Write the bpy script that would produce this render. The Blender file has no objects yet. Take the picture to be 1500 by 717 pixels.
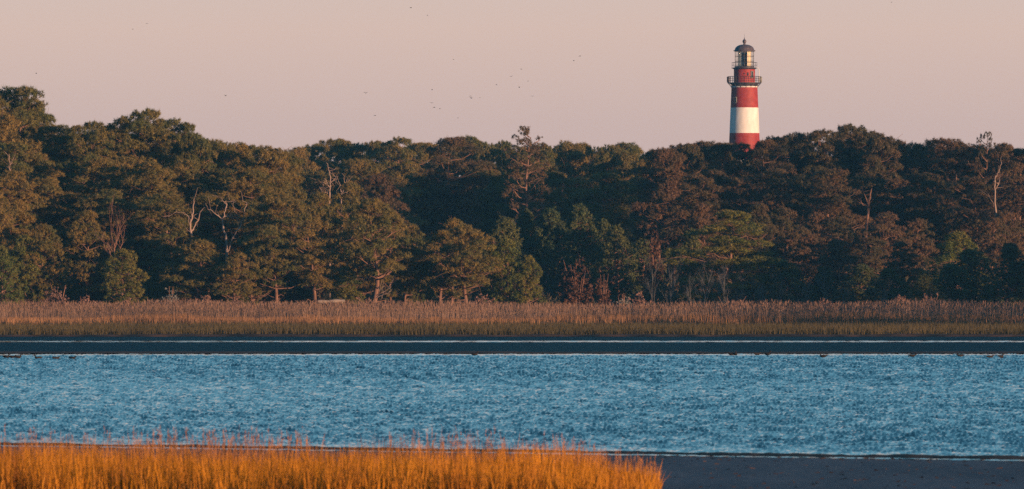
import bpy, math, random
import numpy as np
from mathutils import Vector

# ------------------------------------------------------------------ camera
SC = bpy.context.scene
COL = SC.collection
F = 16667.0          # focal length in photo pixels (400 mm on a 36 mm frame, 1500 px wide)
CAM_H = 3.0
HY = 434.0           # photo row of the horizon
cam_d = bpy.data.cameras.new('camera')
cam = bpy.data.objects.new('camera', cam_d)
COL.objects.link(cam)
cam_d.sensor_width = 36.0
cam_d.lens = 400.0
cam_d.clip_start = 1.0
cam_d.clip_end = 60000.0
cam.location = (0, 0, CAM_H)
cam.rotation_euler = (math.radians(90) + math.atan((HY - 358.5) / F), 0, 0)
cam_d.dof.use_dof = True
cam_d.dof.focus_distance = 1250.0
cam_d.dof.aperture_fstop = 11.5
SC.camera = cam

# ------------------------------------------------------------------ light
SUN_EL, SUN_AZ = math.radians(4.2), math.radians(130)     # azimuth clockwise from +Y
sun_dir = Vector((math.sin(SUN_AZ) * math.cos(SUN_EL), math.cos(SUN_AZ) * math.cos(SUN_EL), math.sin(SUN_EL)))
sl = bpy.data.lights.new('sun', 'SUN')
sl.energy = 5.0
sl.angle = math.radians(0.5)
sl.color = (1.0, 0.58, 0.33)
sun = bpy.data.objects.new('sun', sl)
COL.objects.link(sun)
sun.rotation_euler = sun_dir.to_track_quat('Z', 'Y').to_euler()

W = bpy.data.worlds.new('World')
SC.world = W
W.use_nodes = True
nt = W.node_tree
nt.nodes.clear()
wo = nt.nodes.new('ShaderNodeOutputWorld')
bg = nt.nodes.new('ShaderNodeBackground')
sky = nt.nodes.new('ShaderNodeTexSky')
sky.sky_type = 'NISHITA'
sky.sun_disc = False
sky.sun_elevation = SUN_EL
sky.sun_rotation = SUN_AZ
tc = nt.nodes.new('ShaderNodeTexCoord')
sp = nt.nodes.new('ShaderNodeSeparateXYZ')
nt.links.new(tc.outputs['Generated'], sp.inputs[0])
rp = nt.nodes.new('ShaderNodeValToRGB')
SKY_STOPS = [(0.0, (0.415, 0.292, 0.292)), (0.024, (0.505, 0.370, 0.330)), (0.042, (0.39, 0.39, 0.405)),
             (0.085, (0.080, 0.265, 0.390)), (0.25, (0.022, 0.140, 0.245)), (1.0, (0.013, 0.075, 0.150))]
els = rp.color_ramp.elements
els[0].position, els[0].color = SKY_STOPS[0][0], (*[c for c in SKY_STOPS[0][1]], 1)
els[1].position, els[1].color = SKY_STOPS[-1][0], (*SKY_STOPS[-1][1], 1)
for p, c in SKY_STOPS[1:-1]:
    e = els.new(p)
    e.color = (*c, 1)
nt.links.new(sp.outputs['Z'], rp.inputs[0])
vm = nt.nodes.new('ShaderNodeVectorMath')      # dusk gradient in the Sky Texture's own units
vm.operation = 'SCALE'
vm.inputs['Scale'].default_value = 10.0
nt.links.new(rp.outputs[0], vm.inputs[0])
mx = nt.nodes.new('ShaderNodeMix')
mx.data_type = 'RGBA'
mx.inputs['Factor'].default_value = 0.85
nt.links.new(sky.outputs[0], mx.inputs['A'])
nt.links.new(vm.outputs[0], mx.inputs['B'])
nt.links.new(mx.outputs['Result'], bg.inputs['Color'])
bg.inputs['Strength'].default_value = 0.1
nt.links.new(bg.outputs[0], wo.inputs[0])

SC.view_settings.view_transform = 'Standard'
SC.view_settings.look = 'None'
SC.view_settings.exposure = 0.65
SC.view_settings.gamma = 1.0
SC.view_settings.use_curve_mapping = False
SC.render.engine = 'CYCLES'
SC.cycles.max_bounces = 6
SC.cycles.volume_bounces = 0
SC.cycles.transparent_max_bounces = 24
SC.cycles.use_denoising = False


# ------------------------------------------------------------------ helpers
def wx(px, d):
    return (px - 750.0) / F * d


def wz(py, d):
    return CAM_H + (HY - py) / F * d


def mesh_np(name, v, f, smooth=False):
    v = np.asarray(v, np.float32).reshape(-1, 3)
    f = np.asarray(f, np.int32)
    k = f.shape[1]
    me = bpy.data.meshes.new(name)
    me.vertices.add(len(v))
    me.vertices.foreach_set('co', v.ravel())
    me.loops.add(f.size)
    me.loops.foreach_set('vertex_index', f.ravel())
    me.polygons.add(len(f))
    me.polygons.foreach_set('loop_start', np.arange(0, f.size, k, dtype=np.int32))
    if smooth:
        me.polygons.foreach_set('use_smooth', np.ones(len(f), bool))
    me.update(calc_edges=True)
    return me


def link(name, me, mat=None, parent=None):
    o = bpy.data.objects.new(name, me)
    COL.objects.link(o)
    if mat and me and not me.materials:
        me.materials.append(mat)
    if parent:
        o.parent = parent
    return o


def tag(o, label=None, cat=None, group=None, kind=None):
    if label:
        o['label'] = label
    if cat:
        o['category'] = cat
    if group:
        o['group'] = group
    if kind:
        o['kind'] = kind
    return o


def empty(name, loc, label, cat, group=None, rz=0.0, scale=(1, 1, 1)):
    o = bpy.data.objects.new(name, None)
    COL.objects.link(o)
    o.location = loc
    o.rotation_euler = (0, 0, rz)
    o.scale = scale
    o.empty_display_size = 0.5
    return tag(o, label, cat, group)


class MB:
    """collects triangles"""
    def __init__(self):
        self.v, self.f, self.n = [], [], 0

    def add(self, v, f):
        v = np.asarray(v, float).reshape(-1, 3)
        f = np.asarray(f, int)
        if f.shape[1] == 4:
            f = np.vstack([f[:, [0, 1, 2]], f[:, [0, 2, 3]]])
        self.v.append(v)
        self.f.append(f + self.n)
        self.n += len(v)

    def tube(self, pts, rad, n=6, cap=True):
        pts = np.asarray(pts, float)
        m = len(pts)
        rad = np.broadcast_to(np.asarray(rad, float), (m,))
        tan = np.gradient(pts, axis=0)
        tan /= np.linalg.norm(tan, axis=1)[:, None] + 1e-9
        up = np.array([0, 0, 1.0]) if abs(tan[0][2]) < 0.9 else np.array([1.0, 0, 0])
        a = np.cross(tan, up)
        a /= np.linalg.norm(a, axis=1)[:, None] + 1e-9
        b = np.cross(tan, a)
        th = np.linspace(0, 2 * np.pi, n, endpoint=False)
        ring = (np.cos(th)[None, :, None] * a[:, None, :] + np.sin(th)[None, :, None] * b[:, None, :])
        v = pts[:, None, :] + ring * rad[:, None, None]
        i = np.arange(m - 1)[:, None] * n
        j = np.arange(n)[None, :]
        j2 = (j + 1) % n
        f = np.stack([i + j, i + j2, i + n + j2, i + n + j], -1).reshape(-1, 4)
        self.add(v.reshape(-1, 3), f)
        if cap:
            for k, base in ((0, 0), (m - 1, (m - 1) * n)):
                vv = v[k]
                c = vv.mean(0)
                ff = [(j, (j + 1) % n, n) for j in range(n)]
                self.add(np.vstack([vv, c]), ff)

    def lathe(self, prof, n=32, cx=0, cy=0, a0=0.0, a1=2 * np.pi):
        prof = np.asarray(prof, float)
        full = abs(a1 - a0 - 2 * np.pi) < 1e-6
        th = np.linspace(a0, a1, n, endpoint=not full)
        m = len(prof)
        v = np.stack([cx + prof[:, None, 0] * np.cos(th), cy + prof[:, None, 0] * np.sin(th),
                      np.broadcast_to(prof[:, None, 1], (m, n))], -1).reshape(-1, 3)
        k = n if full else n - 1
        i = np.arange(m - 1)[:, None] * n
        j = np.arange(k)[None, :]
        j2 = (j + 1) % n
        f = np.stack([i + j, i + j2, i + n + j2, i + n + j], -1).reshape(-1, 4)
        self.add(v, f)

    def box(self, c, s, rz=0.0):
        c, s = np.asarray(c, float), np.asarray(s, float) / 2
        v = np.array([[x, y, z] for x in (-1, 1) for y in (-1, 1) for z in (-1, 1)]) * s
        cs, sn = math.cos(rz), math.sin(rz)
        v = np.stack([v[:, 0] * cs - v[:, 1] * sn, v[:, 0] * sn + v[:, 1] * cs, v[:, 2]], -1) + c
        self.add(v, [(0, 1, 3, 2), (4, 6, 7, 5), (0, 4, 5, 1), (2, 3, 7, 6), (0, 2, 6, 4), (1, 5, 7, 3)])

    def ball(self, c, r, n=10, m=7):
        r = np.broadcast_to(np.asarray(r, float), (3,))
        ph = np.linspace(0, np.pi, m)
        th = np.linspace(0, 2 * np.pi, n, endpoint=False)
        v = np.stack([np.sin(ph)[:, None] * np.cos(th), np.sin(ph)[:, None] * np.sin(th),
                      np.cos(ph)[:, None] * np.ones(n)], -1).reshape(-1, 3) * r + np.asarray(c, float)
        i = np.arange(m - 1)[:, None] * n
        j = np.arange(n)[None, :]
        f = np.stack([i + j, i + (j + 1) % n, i + n + (j + 1) % n, i + n + j], -1).reshape(-1, 4)
        self.add(v, f)

    def mesh(self, name, smooth=False):
        return mesh_np(name, np.vstack(self.v), np.vstack(self.f), smooth)

    def build(self, name, mat, parent=None, smooth=False):
        return link(name, self.mesh(name, smooth), mat, parent)


# ------------------------------------------------------------------ materials
def material(name, ca, cb=None, scale=1.0, rough=0.8, rand=0.0, spec=0.3, bump=0.0, bscale=20.0, detail=4.0,
             coord='Object', lo=0.35, hi=0.65, metallic=0.0, transl=0.0, stretch=(1, 1, 1), ior=None):
    m = bpy.data.materials.new(name)
    m.use_nodes = True
    n = m.node_tree
    b = n.nodes['Principled BSDF']
    b.inputs['Roughness'].default_value = rough
    b.inputs['Specular IOR Level'].default_value = spec
    b.inputs['Metallic'].default_value = metallic
    if ior:
        b.inputs['IOR'].default_value = ior
    t = n.nodes.new('ShaderNodeTexCoord')
    mp = n.nodes.new('ShaderNodeMapping')
    mp.inputs['Scale'].default_value = stretch
    n.links.new(t.outputs[coord], mp.inputs[0])
    cb = cb or ca
    nz = n.nodes.new('ShaderNodeTexNoise')
    nz.inputs['Scale'].default_value = scale
    nz.inputs['Detail'].default_value = detail
    n.links.new(mp.outputs[0], nz.inputs['Vector'])
    mr = n.nodes.new('ShaderNodeMapRange')
    mr.inputs['From Min'].default_value = lo
    mr.inputs['From Max'].default_value = hi
    n.links.new(nz.outputs[0], mr.inputs[0])
    fac = mr.outputs[0]
    if rand:
        oi = n.nodes.new('ShaderNodeObjectInfo')
        ma = n.nodes.new('ShaderNodeMath')
        ma.operation = 'MULTIPLY_ADD'
        ma.inputs[1].default_value = 2 * rand
        ma.inputs[2].default_value = -rand
        n.links.new(oi.outputs['Random'], ma.inputs[0])
        ad = n.nodes.new('ShaderNodeMath')
        ad.operation = 'ADD'
        ad.use_clamp = True
        n.links.new(ma.outputs[0], ad.inputs[0])
        n.links.new(fac, ad.inputs[1])
        fac = ad.outputs[0]
    mix = n.nodes.new('ShaderNodeMix')
    mix.data_type = 'RGBA'
    mix.inputs['A'].default_value = (*ca, 1)
    mix.inputs['B'].default_value = (*cb, 1)
    n.links.new(fac, mix.inputs['Factor'])
    n.links.new(mix.outputs['Result'], b.inputs['Base Color'])
    if bump:
        nb = n.nodes.new('ShaderNodeTexNoise')
        nb.inputs['Scale'].default_value = bscale
        nb.inputs['Detail'].default_value = 6
        n.links.new(mp.outputs[0], nb.inputs['Vector'])
        bp = n.nodes.new('ShaderNodeBump')
        bp.inputs['Strength'].default_value = bump
        bp.inputs['Distance'].default_value = 0.05
        n.links.new(nb.outputs[0], bp.inputs['Height'])
        n.links.new(bp.outputs[0], b.inputs['Normal'])
    if transl:
        tr = n.nodes.new('ShaderNodeBsdfTranslucent')
        n.links.new(mix.outputs['Result'], tr.inputs['Color'])
        ms = n.nodes.new('ShaderNodeMixShader')
        ms.inputs[0].default_value = transl
        n.links.new(b.outputs[0], ms.inputs[1])
        n.links.new(tr.outputs[0], ms.inputs[2])
        n.links.new(ms.outputs[0], n.nodes['Material Output'].inputs[0])
    return m


M = {}
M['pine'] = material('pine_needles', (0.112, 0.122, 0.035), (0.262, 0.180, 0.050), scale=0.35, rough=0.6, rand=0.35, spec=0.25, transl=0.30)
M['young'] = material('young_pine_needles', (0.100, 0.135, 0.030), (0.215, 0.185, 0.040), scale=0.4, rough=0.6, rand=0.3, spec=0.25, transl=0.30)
M['russet_pine'] = material('russet_pine_needles', (0.095, 0.085, 0.040), (0.175, 0.105, 0.058), scale=0.35, rough=0.65, rand=0.35, spec=0.2, transl=0.28)  # darker, redder needles; dim rusty light of the right wood is in the colour
M['cedar'] = material('cedar_scales', (0.040, 0.070, 0.030), (0.110, 0.115, 0.036), scale=0.4, rough=0.6, rand=0.3, spec=0.2, transl=0.1)
M['bark'] = material('pine_bark', (0.11, 0.06, 0.042), (0.22, 0.125, 0.09), scale=3.0, rough=0.9, rand=0.2, bump=0.6, bscale=9, stretch=(1, 1, 0.25))
M['dead'] = material('weathered_dead_wood', (0.20, 0.14, 0.115), (0.32, 0.235, 0.195), scale=2.0, rough=0.85, stretch=(1, 1, 0.2))
M['greytwig'] = material('grey_bare_twigs', (0.085, 0.085, 0.088), (0.14, 0.135, 0.13), scale=1.0, rough=0.9)
M['browntwig'] = material('brown_bare_twigs', (0.20, 0.10, 0.07), (0.30, 0.17, 0.12), scale=1.0, rough=0.9)
M['rust'] = material('rust_leaves', (0.075, 0.038, 0.022), (0.125, 0.058, 0.032), scale=0.8, rough=0.7, transl=0.2)
M['bramble'] = material('dry_bush', (0.13, 0.075, 0.055), (0.24, 0.14, 0.11), scale=1.2, rough=0.85, rand=0.3)
M['greybush'] = material('silver_bush', (0.12, 0.13, 0.12), (0.22, 0.22, 0.20), scale=1.5, rough=0.8)
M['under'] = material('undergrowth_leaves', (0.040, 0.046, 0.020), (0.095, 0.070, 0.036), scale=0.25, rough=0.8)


# ------------------------------------------------------------------ ground, water, mud
def smooth(a, b, x):
    t = np.clip((x - a) / (b - a), 0, 1)
    return t * t * (3 - 2 * t)


def near_edge(x):
    """distance of the near waterline along the mud rim, a little slanted"""
    return 219.0 - 1.05 * x + 0.25 * np.sin(x * 0.9) + 0.12 * np.sin(x * 2.7 + 1)


FAR_EDGE = 600.0
WATER_Z = -0.05


def ground_z(x, y):
    z = np.zeros_like(y)
    ne = near_edge(np.clip(x, -40, 40))
    z = np.where((y > ne) & (y < FAR_EDGE + 0.5), -0.5 * np.minimum(smooth(0, 6, y - ne), smooth(0, 6, FAR_EDGE + 0.5 - y)) - 0.06, z)
    # the far mudflat carries shallow pools
    z = np.where((y > FAR_EDGE + 0.5) & (y < 846), 0.03 - 0.12 * smooth(4, 12, y - FAR_EDGE) * smooth(0, 0.5, 846 - y), z)
    z = np.where(y >= 846, 0.10 + 0.38 * smooth(1080, 1200, y), z)
    z = np.where(y > 1900, 0.48 + 3.0 * smooth(1900, 2060, y) * (1 - smooth(2200, 2600, y)), z)
    return z


ys = np.unique(np.concatenate([[-400, -100, 0, 100], np.arange(150, 245, 0.5), np.arange(250, 596, 10), np.arange(596, 616, 0.5),
                               np.arange(620, 845, 15), [845.5, 845.95, 846.05, 847], np.arange(850, 1250, 10),
                               np.arange(1260, 2700, 40), [3000, 3600]]))
xs = np.unique(np.concatenate([[-2500, -1500, -500, -200, -100, 100, 200, 500, 1500, 2500], np.arange(-60, 60.1, 0.75)]))
X, Y = np.meshgrid(xs, ys)
nx, ny = len(xs), len(ys)


def grid_faces(nx, ny):
    i = np.arange(ny - 1)[:, None] * nx
    j = np.arange(nx - 1)[None, :]
    return np.stack([i + j, i + j + 1, i + nx + j + 1, i + nx + j], -1).reshape(-1, 4)


M['mud'] = material('wet_mud', (0.062, 0.080, 0.104), (0.115, 0.132, 0.158), scale=0.5, rough=0.75, spec=0.08, bump=0.25, bscale=3.5,
                    stretch=(1, 0.12, 1), lo=0.3, hi=0.7)
g = link('ground', mesh_np('ground', np.stack([X, Y, ground_z(X, Y)], -1), grid_faces(nx, ny), True), M['mud'])
tag(g, 'dark wet mud flats and marsh soil reaching back under the wood', kind='structure')

rngw = np.random.default_rng(5)


def waves(x, y, lam0, lam1, n, slope, spread, seed, wind=1.45):
    r = np.random.default_rng(seed)
    z = np.zeros_like(x)
    lam = np.exp(r.uniform(np.log(lam0), np.log(lam1), n))
    th = wind + r.normal(0, spread, n)
    s = slope * math.sqrt(2.0 / n)
    for L, t, p in zip(lam, th, r.uniform(0, 6.283, n)):
        k = 2 * np.pi / L
        ph = k * (x * math.cos(t) + y * math.sin(t)) + p
        z += s / k * (np.sin(ph) + 0.22 * np.sin(2 * ph + 0.6))
    return z


def water_material(name, col, rough):
    m = material(name, col, rough=rough, spec=0.5, ior=1.333)
    return m


M['water'] = water_material('lagoon_water', (0.004, 0.034, 0.055), 0.05)
M['calm'] = water_material('calm_shallow_water', (0.006, 0.030, 0.042), 0.02)

# main lagoon: a wave surface, finer towards the camera
rows = [205.0]
while rows[-1] < FAR_EDGE + 0.4:
    rows.append(rows[-1] + 0.24 + 0.26 * (rows[-1] - 205) / 395)
rows = np.array(rows)
u = np.unique(np.concatenate([np.linspace(-0.048, 0.048, 680), [-4, -2, -0.6, -0.3, -0.15, -0.1, -0.075, -0.06, -0.054, 0.054, 0.06, 0.075, 0.1, 0.15, 0.3, 0.6, 2, 4]]))
U, Yw = np.meshgrid(u, rows)
Xw = U * Yw
nearness = Yw - near_edge(np.clip(Xw, -40, 40))
amp = (0.30 + 0.70 * smooth(0.5, 16, nearness)) * (0.22 + 0.78 * smooth(9, 34, FAR_EDGE - Yw))
amp = amp * (1 - smooth(0.062, 0.09, np.abs(U)))
gust = 0.97 + 0.10 * np.sin(Xw * 0.11 + Yw * 0.045 + 1.0) * np.sin(Yw * 0.028 - Xw * 0.05 + 2.0)
amp = amp * (1 - smooth(0.050, 0.058, np.abs(U)))
chop = waves(Xw, Yw, 0.22, 0.50, 56, 0.46, 0.16, 11, 0.30) * (1 - smooth(300, 430, Yw)) + \
    waves(Xw, Yw, 0.34, 0.75, 56, 0.46, 0.16, 12, 0.28) * smooth(300, 430, Yw)
Zw = WATER_Z + amp * gust * (chop + waves(Xw, Yw, 0.9, 2.4, 40, 0.045, 0.5, 13, 1.25))
w = link('water', mesh_np('water', np.stack([Xw, Yw, Zw], -1), grid_faces(len(u), len(rows)), True), M['water'])
tag(w, 'wind-rippled blue lagoon water across the middle of the picture', kind='structure')


def water_strip(name, y0, y1, z, dy, slope, mat, label, lam=(0.5, 1.6), ncol=420, seed=3, slant=0.0):
    r = np.arange(y0, y1 + 1e-6, dy)
    uu = np.unique(np.concatenate([np.linspace(-0.06, 0.06, ncol), [-2.9, -1, -0.3, -0.12, 0.12, 0.3, 1, 2.9]]))
    Us, Ys = np.meshgrid(uu, r)
    Xs = Us * Ys
    Ysl = Ys + slant * np.clip(Xs, -40, 40)
    Zs = np.full_like(Xs, z)
    if slope:
        Zs = Zs + waves(Xs, Ysl, lam[0], lam[1], 18, slope, 0.6, seed) * (np.abs(Us) < 0.07)
    o = link(name, mesh_np(name, np.stack([Xs, Ysl, Zs], -1), grid_faces(len(uu), len(r)), True), mat)
    return tag(o, label, kind='structure')


M['flat'] = material('slick_teal_mud', (0.006, 0.044, 0.064), (0.012, 0.062, 0.082), scale=0.05, rough=0.8, spec=0.03, stretch=(0.3, 0.05, 1))
water_strip('mudflat', 605, 745, -0.02, 20, 0, M['flat'], 'smooth dark mudflat between the two pale streaks', ncol=12)
water_strip('water', 745, 766, -0.018, 0.35, 0.035, M['water'], 'pale thin streak of ruffled water before the far marsh', seed=4)
water_strip('mudflat', 766, 846, -0.02, 20, 0, M['flat'], 'dark wet mud strip at the foot of the marsh bank', ncol=12)

water_strip('water', 216.6, 218.0, 0.004, 0.12, 0.05, M['water'], 'thin pale film of water along the near peat rim', seed=6, slant=-1.05, lam=(0.3, 0.8))
# raised dark rims of peat along the near and the far waterline
M['peat'] = material('dark_peat', (0.018, 0.012, 0.009), (0.075, 0.04, 0.025), scale=1.1, rough=0.75, bump=0.5, bscale=6, stretch=(0.4, 1, 1))


def rim(name, yfun, x0, x1, dx, h, wdt, seed, label):
    r = np.random.default_rng(seed)
    xx = np.arange(x0, x1, dx)
    n = len(xx)
    k = np.convolve(r.normal(0, 1, n + 20), np.ones(9) / 3.0, 'same')[10:-10]
    prof = [(-0.62, -0.08), (-0.5, 0.25), (-0.3, 0.8), (0.0, 1.0), (0.3, 0.75), (0.5, 0.1), (0.6, -1.5)]
    v = []
    for p, q in prof:
        v.append(np.stack([xx, yfun(xx) + p * wdt * (1 + 0.15 * k), h * q * (1 + 0.16 * k) + r.normal(0, 0.004, n)], -1))
    v = np.stack(v, 0)
    o = link(name, mesh_np(name, v.reshape(-1, 3), grid_faces(n, len(prof)), True), M['peat'])
    return tag(o, label, kind='structure')


rim('mud_rim', lambda x: near_edge(np.clip(x, -40, 40)) - 0.4, -45, 45, 0.12, 0.052, 1.3, 1, 'low dark rim of peat along the near waterline')
rim('mud_rim', lambda x: FAR_EDGE + 0.9 + 0.2 * np.sin(x * 0.3), -90, 90, 0.4, 0.075, 2.2, 2, 'thin dark mud bar along the far side of the lagoon')
rim('mud_rim', lambda x: 845.6 + 0.5 * np.sin(x * 0.5) + 0.3 * np.sin(x * 1.7), -110, 110, 0.35, 0.15, 1.2, 3, 'black undercut peat bank at the marsh edge')


# ------------------------------------------------------------------ grasses (uncountable: one object each)
def blades(base, h, wid, lean, rng, seg=2, head=None):
    """curved tapered blades; base Nx3, h N, returns v,f"""
    n = len(base)
    yaw = rng.uniform(0, 2 * np.pi, n)
    face = np.stack([np.cos(yaw), np.sin(yaw), np.zeros(n)], -1)
    ln = np.stack([lean[:, 0], lean[:, 1], np.zeros(n)], -1)
    vs = []
    ts = np.linspace(0, 1, seg + 1)
    for t in ts[:-1]:
        c = base + np.stack([0 * h, 0 * h, h * t], -1) + ln * (t ** 1.8)[..., None] if False else base + np.stack([0 * h, 0 * h, h * t], -1) + ln * (t ** 1.8)
        wd = (wid * (1 - 0.55 * t))[:, None] * face
        vs += [c - wd, c + wd]
    vs.append(base + np.stack([0 * h, 0 * h, h], -1) + ln)
    v = np.stack(vs, 1)
    k = v.shape[1]
    f = []
    for s in range(seg - 1):
        f += [(2 * s, 2 * s + 1, 2 * s + 3), (2 * s, 2 * s + 3, 2 * s + 2)]
    s = seg - 1
    f.append((2 * s, 2 * s + 1, 2 * s + 2))
    f = np.array(f)
    fa = (np.arange(n)[:, None, None] * k + f[None]).reshape(-1, 3)
    return v.reshape(-1, 3), fa


def noise1(x, seed, sc):
    r = np.random.default_rng(seed)
    out = np.zeros_like(x)
    for i in range(6):
        out += np.sin(x * sc * (0.5 + i * 0.55) + r.uniform(0, 6.28)) / (1 + 0.4 * i)
    return out / 2.5


# golden foreground grass on the near flat
M['gold'] = material('golden_cordgrass', (0.27, 0.095, 0.010), (0.64, 0.265, 0.014), scale=0.8, rough=0.6, spec=0.2, transl=0.25, stretch=(1, 1, 0.3))
M['goldtip'] = material('cordgrass_seed_heads', (0.36, 0.15, 0.06), (0.46, 0.21, 0.09), scale=2.0, rough=0.8, transl=0.3)
rg = np.random.default_rng(21)
NB = 90000
bx = rg.uniform(-14.5, 2.42, NB)
by = rg.uniform(166, 184, NB)
edge = 181.0 + 1.2 * noise1(bx, 4, 0.8)
keep = by < edge
dens = noise1(bx * 1.0 + by * 0.5, 7, 1.3) + noise1(by * 1.3 - bx * 0.6, 8, 1.0)
keep &= (dens - 0.85 * smooth(0.2, 1.6, bx) * (0.6 + 0.9 * noise1(bx, 18, 5.0)) + rg.uniform(-0.9, 1.3, NB)) > -0.5
# ragged right end
keep &= bx < 2.35 - 0.35 * np.abs(noise1(by, 9, 1.2)) - 0.015 * np.maximum(0, 178 - by) ** 1.5 * 0.3
bx, by = bx[keep], by[keep]
n = len(bx)
hh = (0.32 + 0.43 * rg.random(n) ** 1.9) * (1 + 0.13 * noise1(bx + 0.4 * by, 10, 1.1) + 0.20 * noise1(bx - 0.3 * by, 15, 3.5) + 0.16 * noise1(bx, 16, 0.45)) * (0.66 + 0.34 * smooth(2.4, 0.4, bx))
base = np.stack([bx, by, np.full(n, -0.02)], -1)
lean = rg.normal(0, 0.085, (n, 2)) + np.array([0.03, 0]) * noise1(bx, 11, 0.7)[:, None]
v1, f1 = blades(base, hh, rg.uniform(0.004, 0.010, n), lean, rg, 2)
go = link('cordgrass', mesh_np('cordgrass', v1, f1), M['gold'])
tag(go, 'golden orange cordgrass bed in the near left foreground', 'grass', kind='stuff')
# sparse pinkish seed stalks above it
NS = 2600
sx = rg.uniform(-14, 2.3, NS)
sy = rg.uniform(174, 181, NS)
ks = (noise1(sx, 14, 1.4) + rg.uniform(-0.8, 0.8, NS)) > 0.15
sx, sy = sx[ks], sy[ks]
ns = len(sx)
sh = (0.62 + 0.36 * rg.random(ns) ** 1.6) * (0.5 + 0.5 * smooth(2.5, 0.0, sx))
sb = np.stack([sx, sy, np.zeros(ns)], -1)
sl_ = rg.normal(0, 0.045, (ns, 2))
v2, f2 = blades(sb, sh, np.full(ns, 0.004), sl_, rg, 3)
mb = MB()
mb.add(v2, f2)
nh = ns * 5
hi_ = np.repeat(np.arange(ns), 5)
tt = np.tile(np.linspace(0.68, 0.95, 5), ns)
hb = sb[hi_] + np.stack([sl_[hi_, 0] * tt ** 1.8, sl_[hi_, 1] * tt ** 1.8, sh[hi_] * tt], -1)
v3, f3 = blades(hb, rg.uniform(0.05, 0.09, nh), np.full(nh, 0.005), rg.normal(0, 0.018, (nh, 2)), rg, 2)
mb.add(v3, f3)
so = mb.build('grass_seed_heads', M['goldtip'])
tag(so, 'sparse pinkish seed stalks standing above the golden grass', 'grass', kind='stuff')

# wrack and mud crumbs strewn over the near flat
ND = 1500
dy_ = rg.uniform(172, 214, ND)
dx_ = rg.uniform(-0.05, 0.055, ND) * dy_
dy_ = np.where(rg.random(ND) < 0.35, near_edge(dx_) - 1.4 - rg.exponential(1.5, ND), dy_)
base = np.stack([dx_, dy_, np.full(ND, -0.005)], -1)
v1, f1 = blades(base, rg.uniform(0.008, 0.03, ND), rg.uniform(0.01, 0.06, ND), rg.normal(0, 0.06, (ND, 2)), rg, 2)
tag(link('wrack', mesh_np('wrack', v1, f1), M['peat']), 'scattered dark wrack and mud crumbs on the near flat', 'wrack', kind='stuff')

# low olive marsh grass on the far shore
M['olive'] = material('olive_marsh_grass', (0.050, 0.044, 0.022), (0.100, 0.080, 0.040), scale=0.06, rough=0.8, spec=0.15, transl=0.15)
NB = 70000
by = 846.2 + (1062 - 846.2) * rg.random(NB) ** 1.5
bx = rg.uniform(-0.062, 0.062, NB) * by
hh = (0.46 + 0.32 * rg.random(NB)) * (1 + 0.16 * noise1(bx * 0.8 + by * 0.1, 30, 0.5))
base = np.stack([bx, by, np.full(NB, 0.07)], -1)
v1, f1 = blades(base, hh, rg.uniform(0.016, 0.034, NB), rg.normal(0, 0.14, (NB, 2)), rg, 2)
tag(link('marsh_grass', mesh_np('marsh_grass', v1, f1), M['olive']), 'low olive marsh grass along the far shore', 'grass', kind='stuff')

# knee-high orange fringe and the tall tawny reeds behind it
M['fringe'] = material('orange_marsh_fringe', (0.17, 0.092, 0.048), (0.29, 0.155, 0.075), scale=0.08, rough=0.8, transl=0.15)
M['reed'] = material('tawny_reeds', (0.17, 0.110, 0.076), (0.30, 0.190, 0.132), scale=0.05, rough=0.8, spec=0.15, transl=0.15)
M['plume'] = material('reed_plumes', (0.20, 0.120, 0.085), (0.28, 0.175, 0.125), scale=0.2, rough=0.9, transl=0.25)
NB = 42000
by = rg.uniform(1032, 1064, NB)
bx = rg.uniform(-0.062, 0.062, NB) * by
hh = (0.75 + 0.45 * rg.random(NB)) * (1 + 0.3 * noise1(bx, 41, 0.12) + 0.12 * noise1(bx, 42, 1.0))
base = np.stack([bx, by, np.full(NB, 0.14)], -1)
v1, f1 = blades(base, hh, rg.uniform(0.02, 0.045, NB), rg.normal(0, 0.1, (NB, 2)), rg, 2)
tag(link('marsh_fringe', mesh_np('marsh_fringe', v1, f1), M['fringe']), 'orange-brown fringe of grass in front of the tall reeds', 'grass', kind='stuff')

NB = 60000
by = rg.uniform(1062, 1138, NB)
bx = rg.uniform(-0.064, 0.064, NB) * by
clus = noise1(bx * 1.0 + by * 0.3, 51, 0.35)
kp = (clus + rg.uniform(-1, 1.4, NB)) > -0.4
bx, by, clus = bx[kp], by[kp], clus[kp]
n = len(bx)
hh = (1.45 + 0.95 * rg.random(n) ** 1.1) * (1 + 0.12 * noise1(bx, 52, 0.16) + 0.10 * clus)
base = np.stack([bx, by, np.full(n, 0.16)], -1)
lean = rg.normal(0, 0.22, (n, 2)) + np.array([0.12, 0]) * noise1(bx, 53, 0.3)[:, None]
v1, f1 = blades(base, hh, rg.uniform(0.010, 0.024, n), lean, rg, 2)
tag(link('reed_stems', mesh_np('reed_stems', v1, f1), M['reed']), 'tall tawny reeds in a dense band below the wood', 'reeds', kind='stuff')
sel = rg.random(n) < 0.34
ps = base[sel] + np.stack([lean[sel, 0] * .75, lean[sel, 1] * .75, hh[sel] * 0.86], -1)
ps = np.repeat(ps, 2, 0)
v1, f1 = blades(ps, rg.uniform(0.22, 0.42, len(ps)), rg.uniform(0.02, 0.045, len(ps)), rg.normal(0, 0.09, (len(ps), 2)), rg, 2)
tag(link('reed_plumes', mesh_np('reed_plumes', v1, f1), M['plume']), 'feathery pinkish plumes topping the reed band', 'reeds', kind='stuff')


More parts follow.
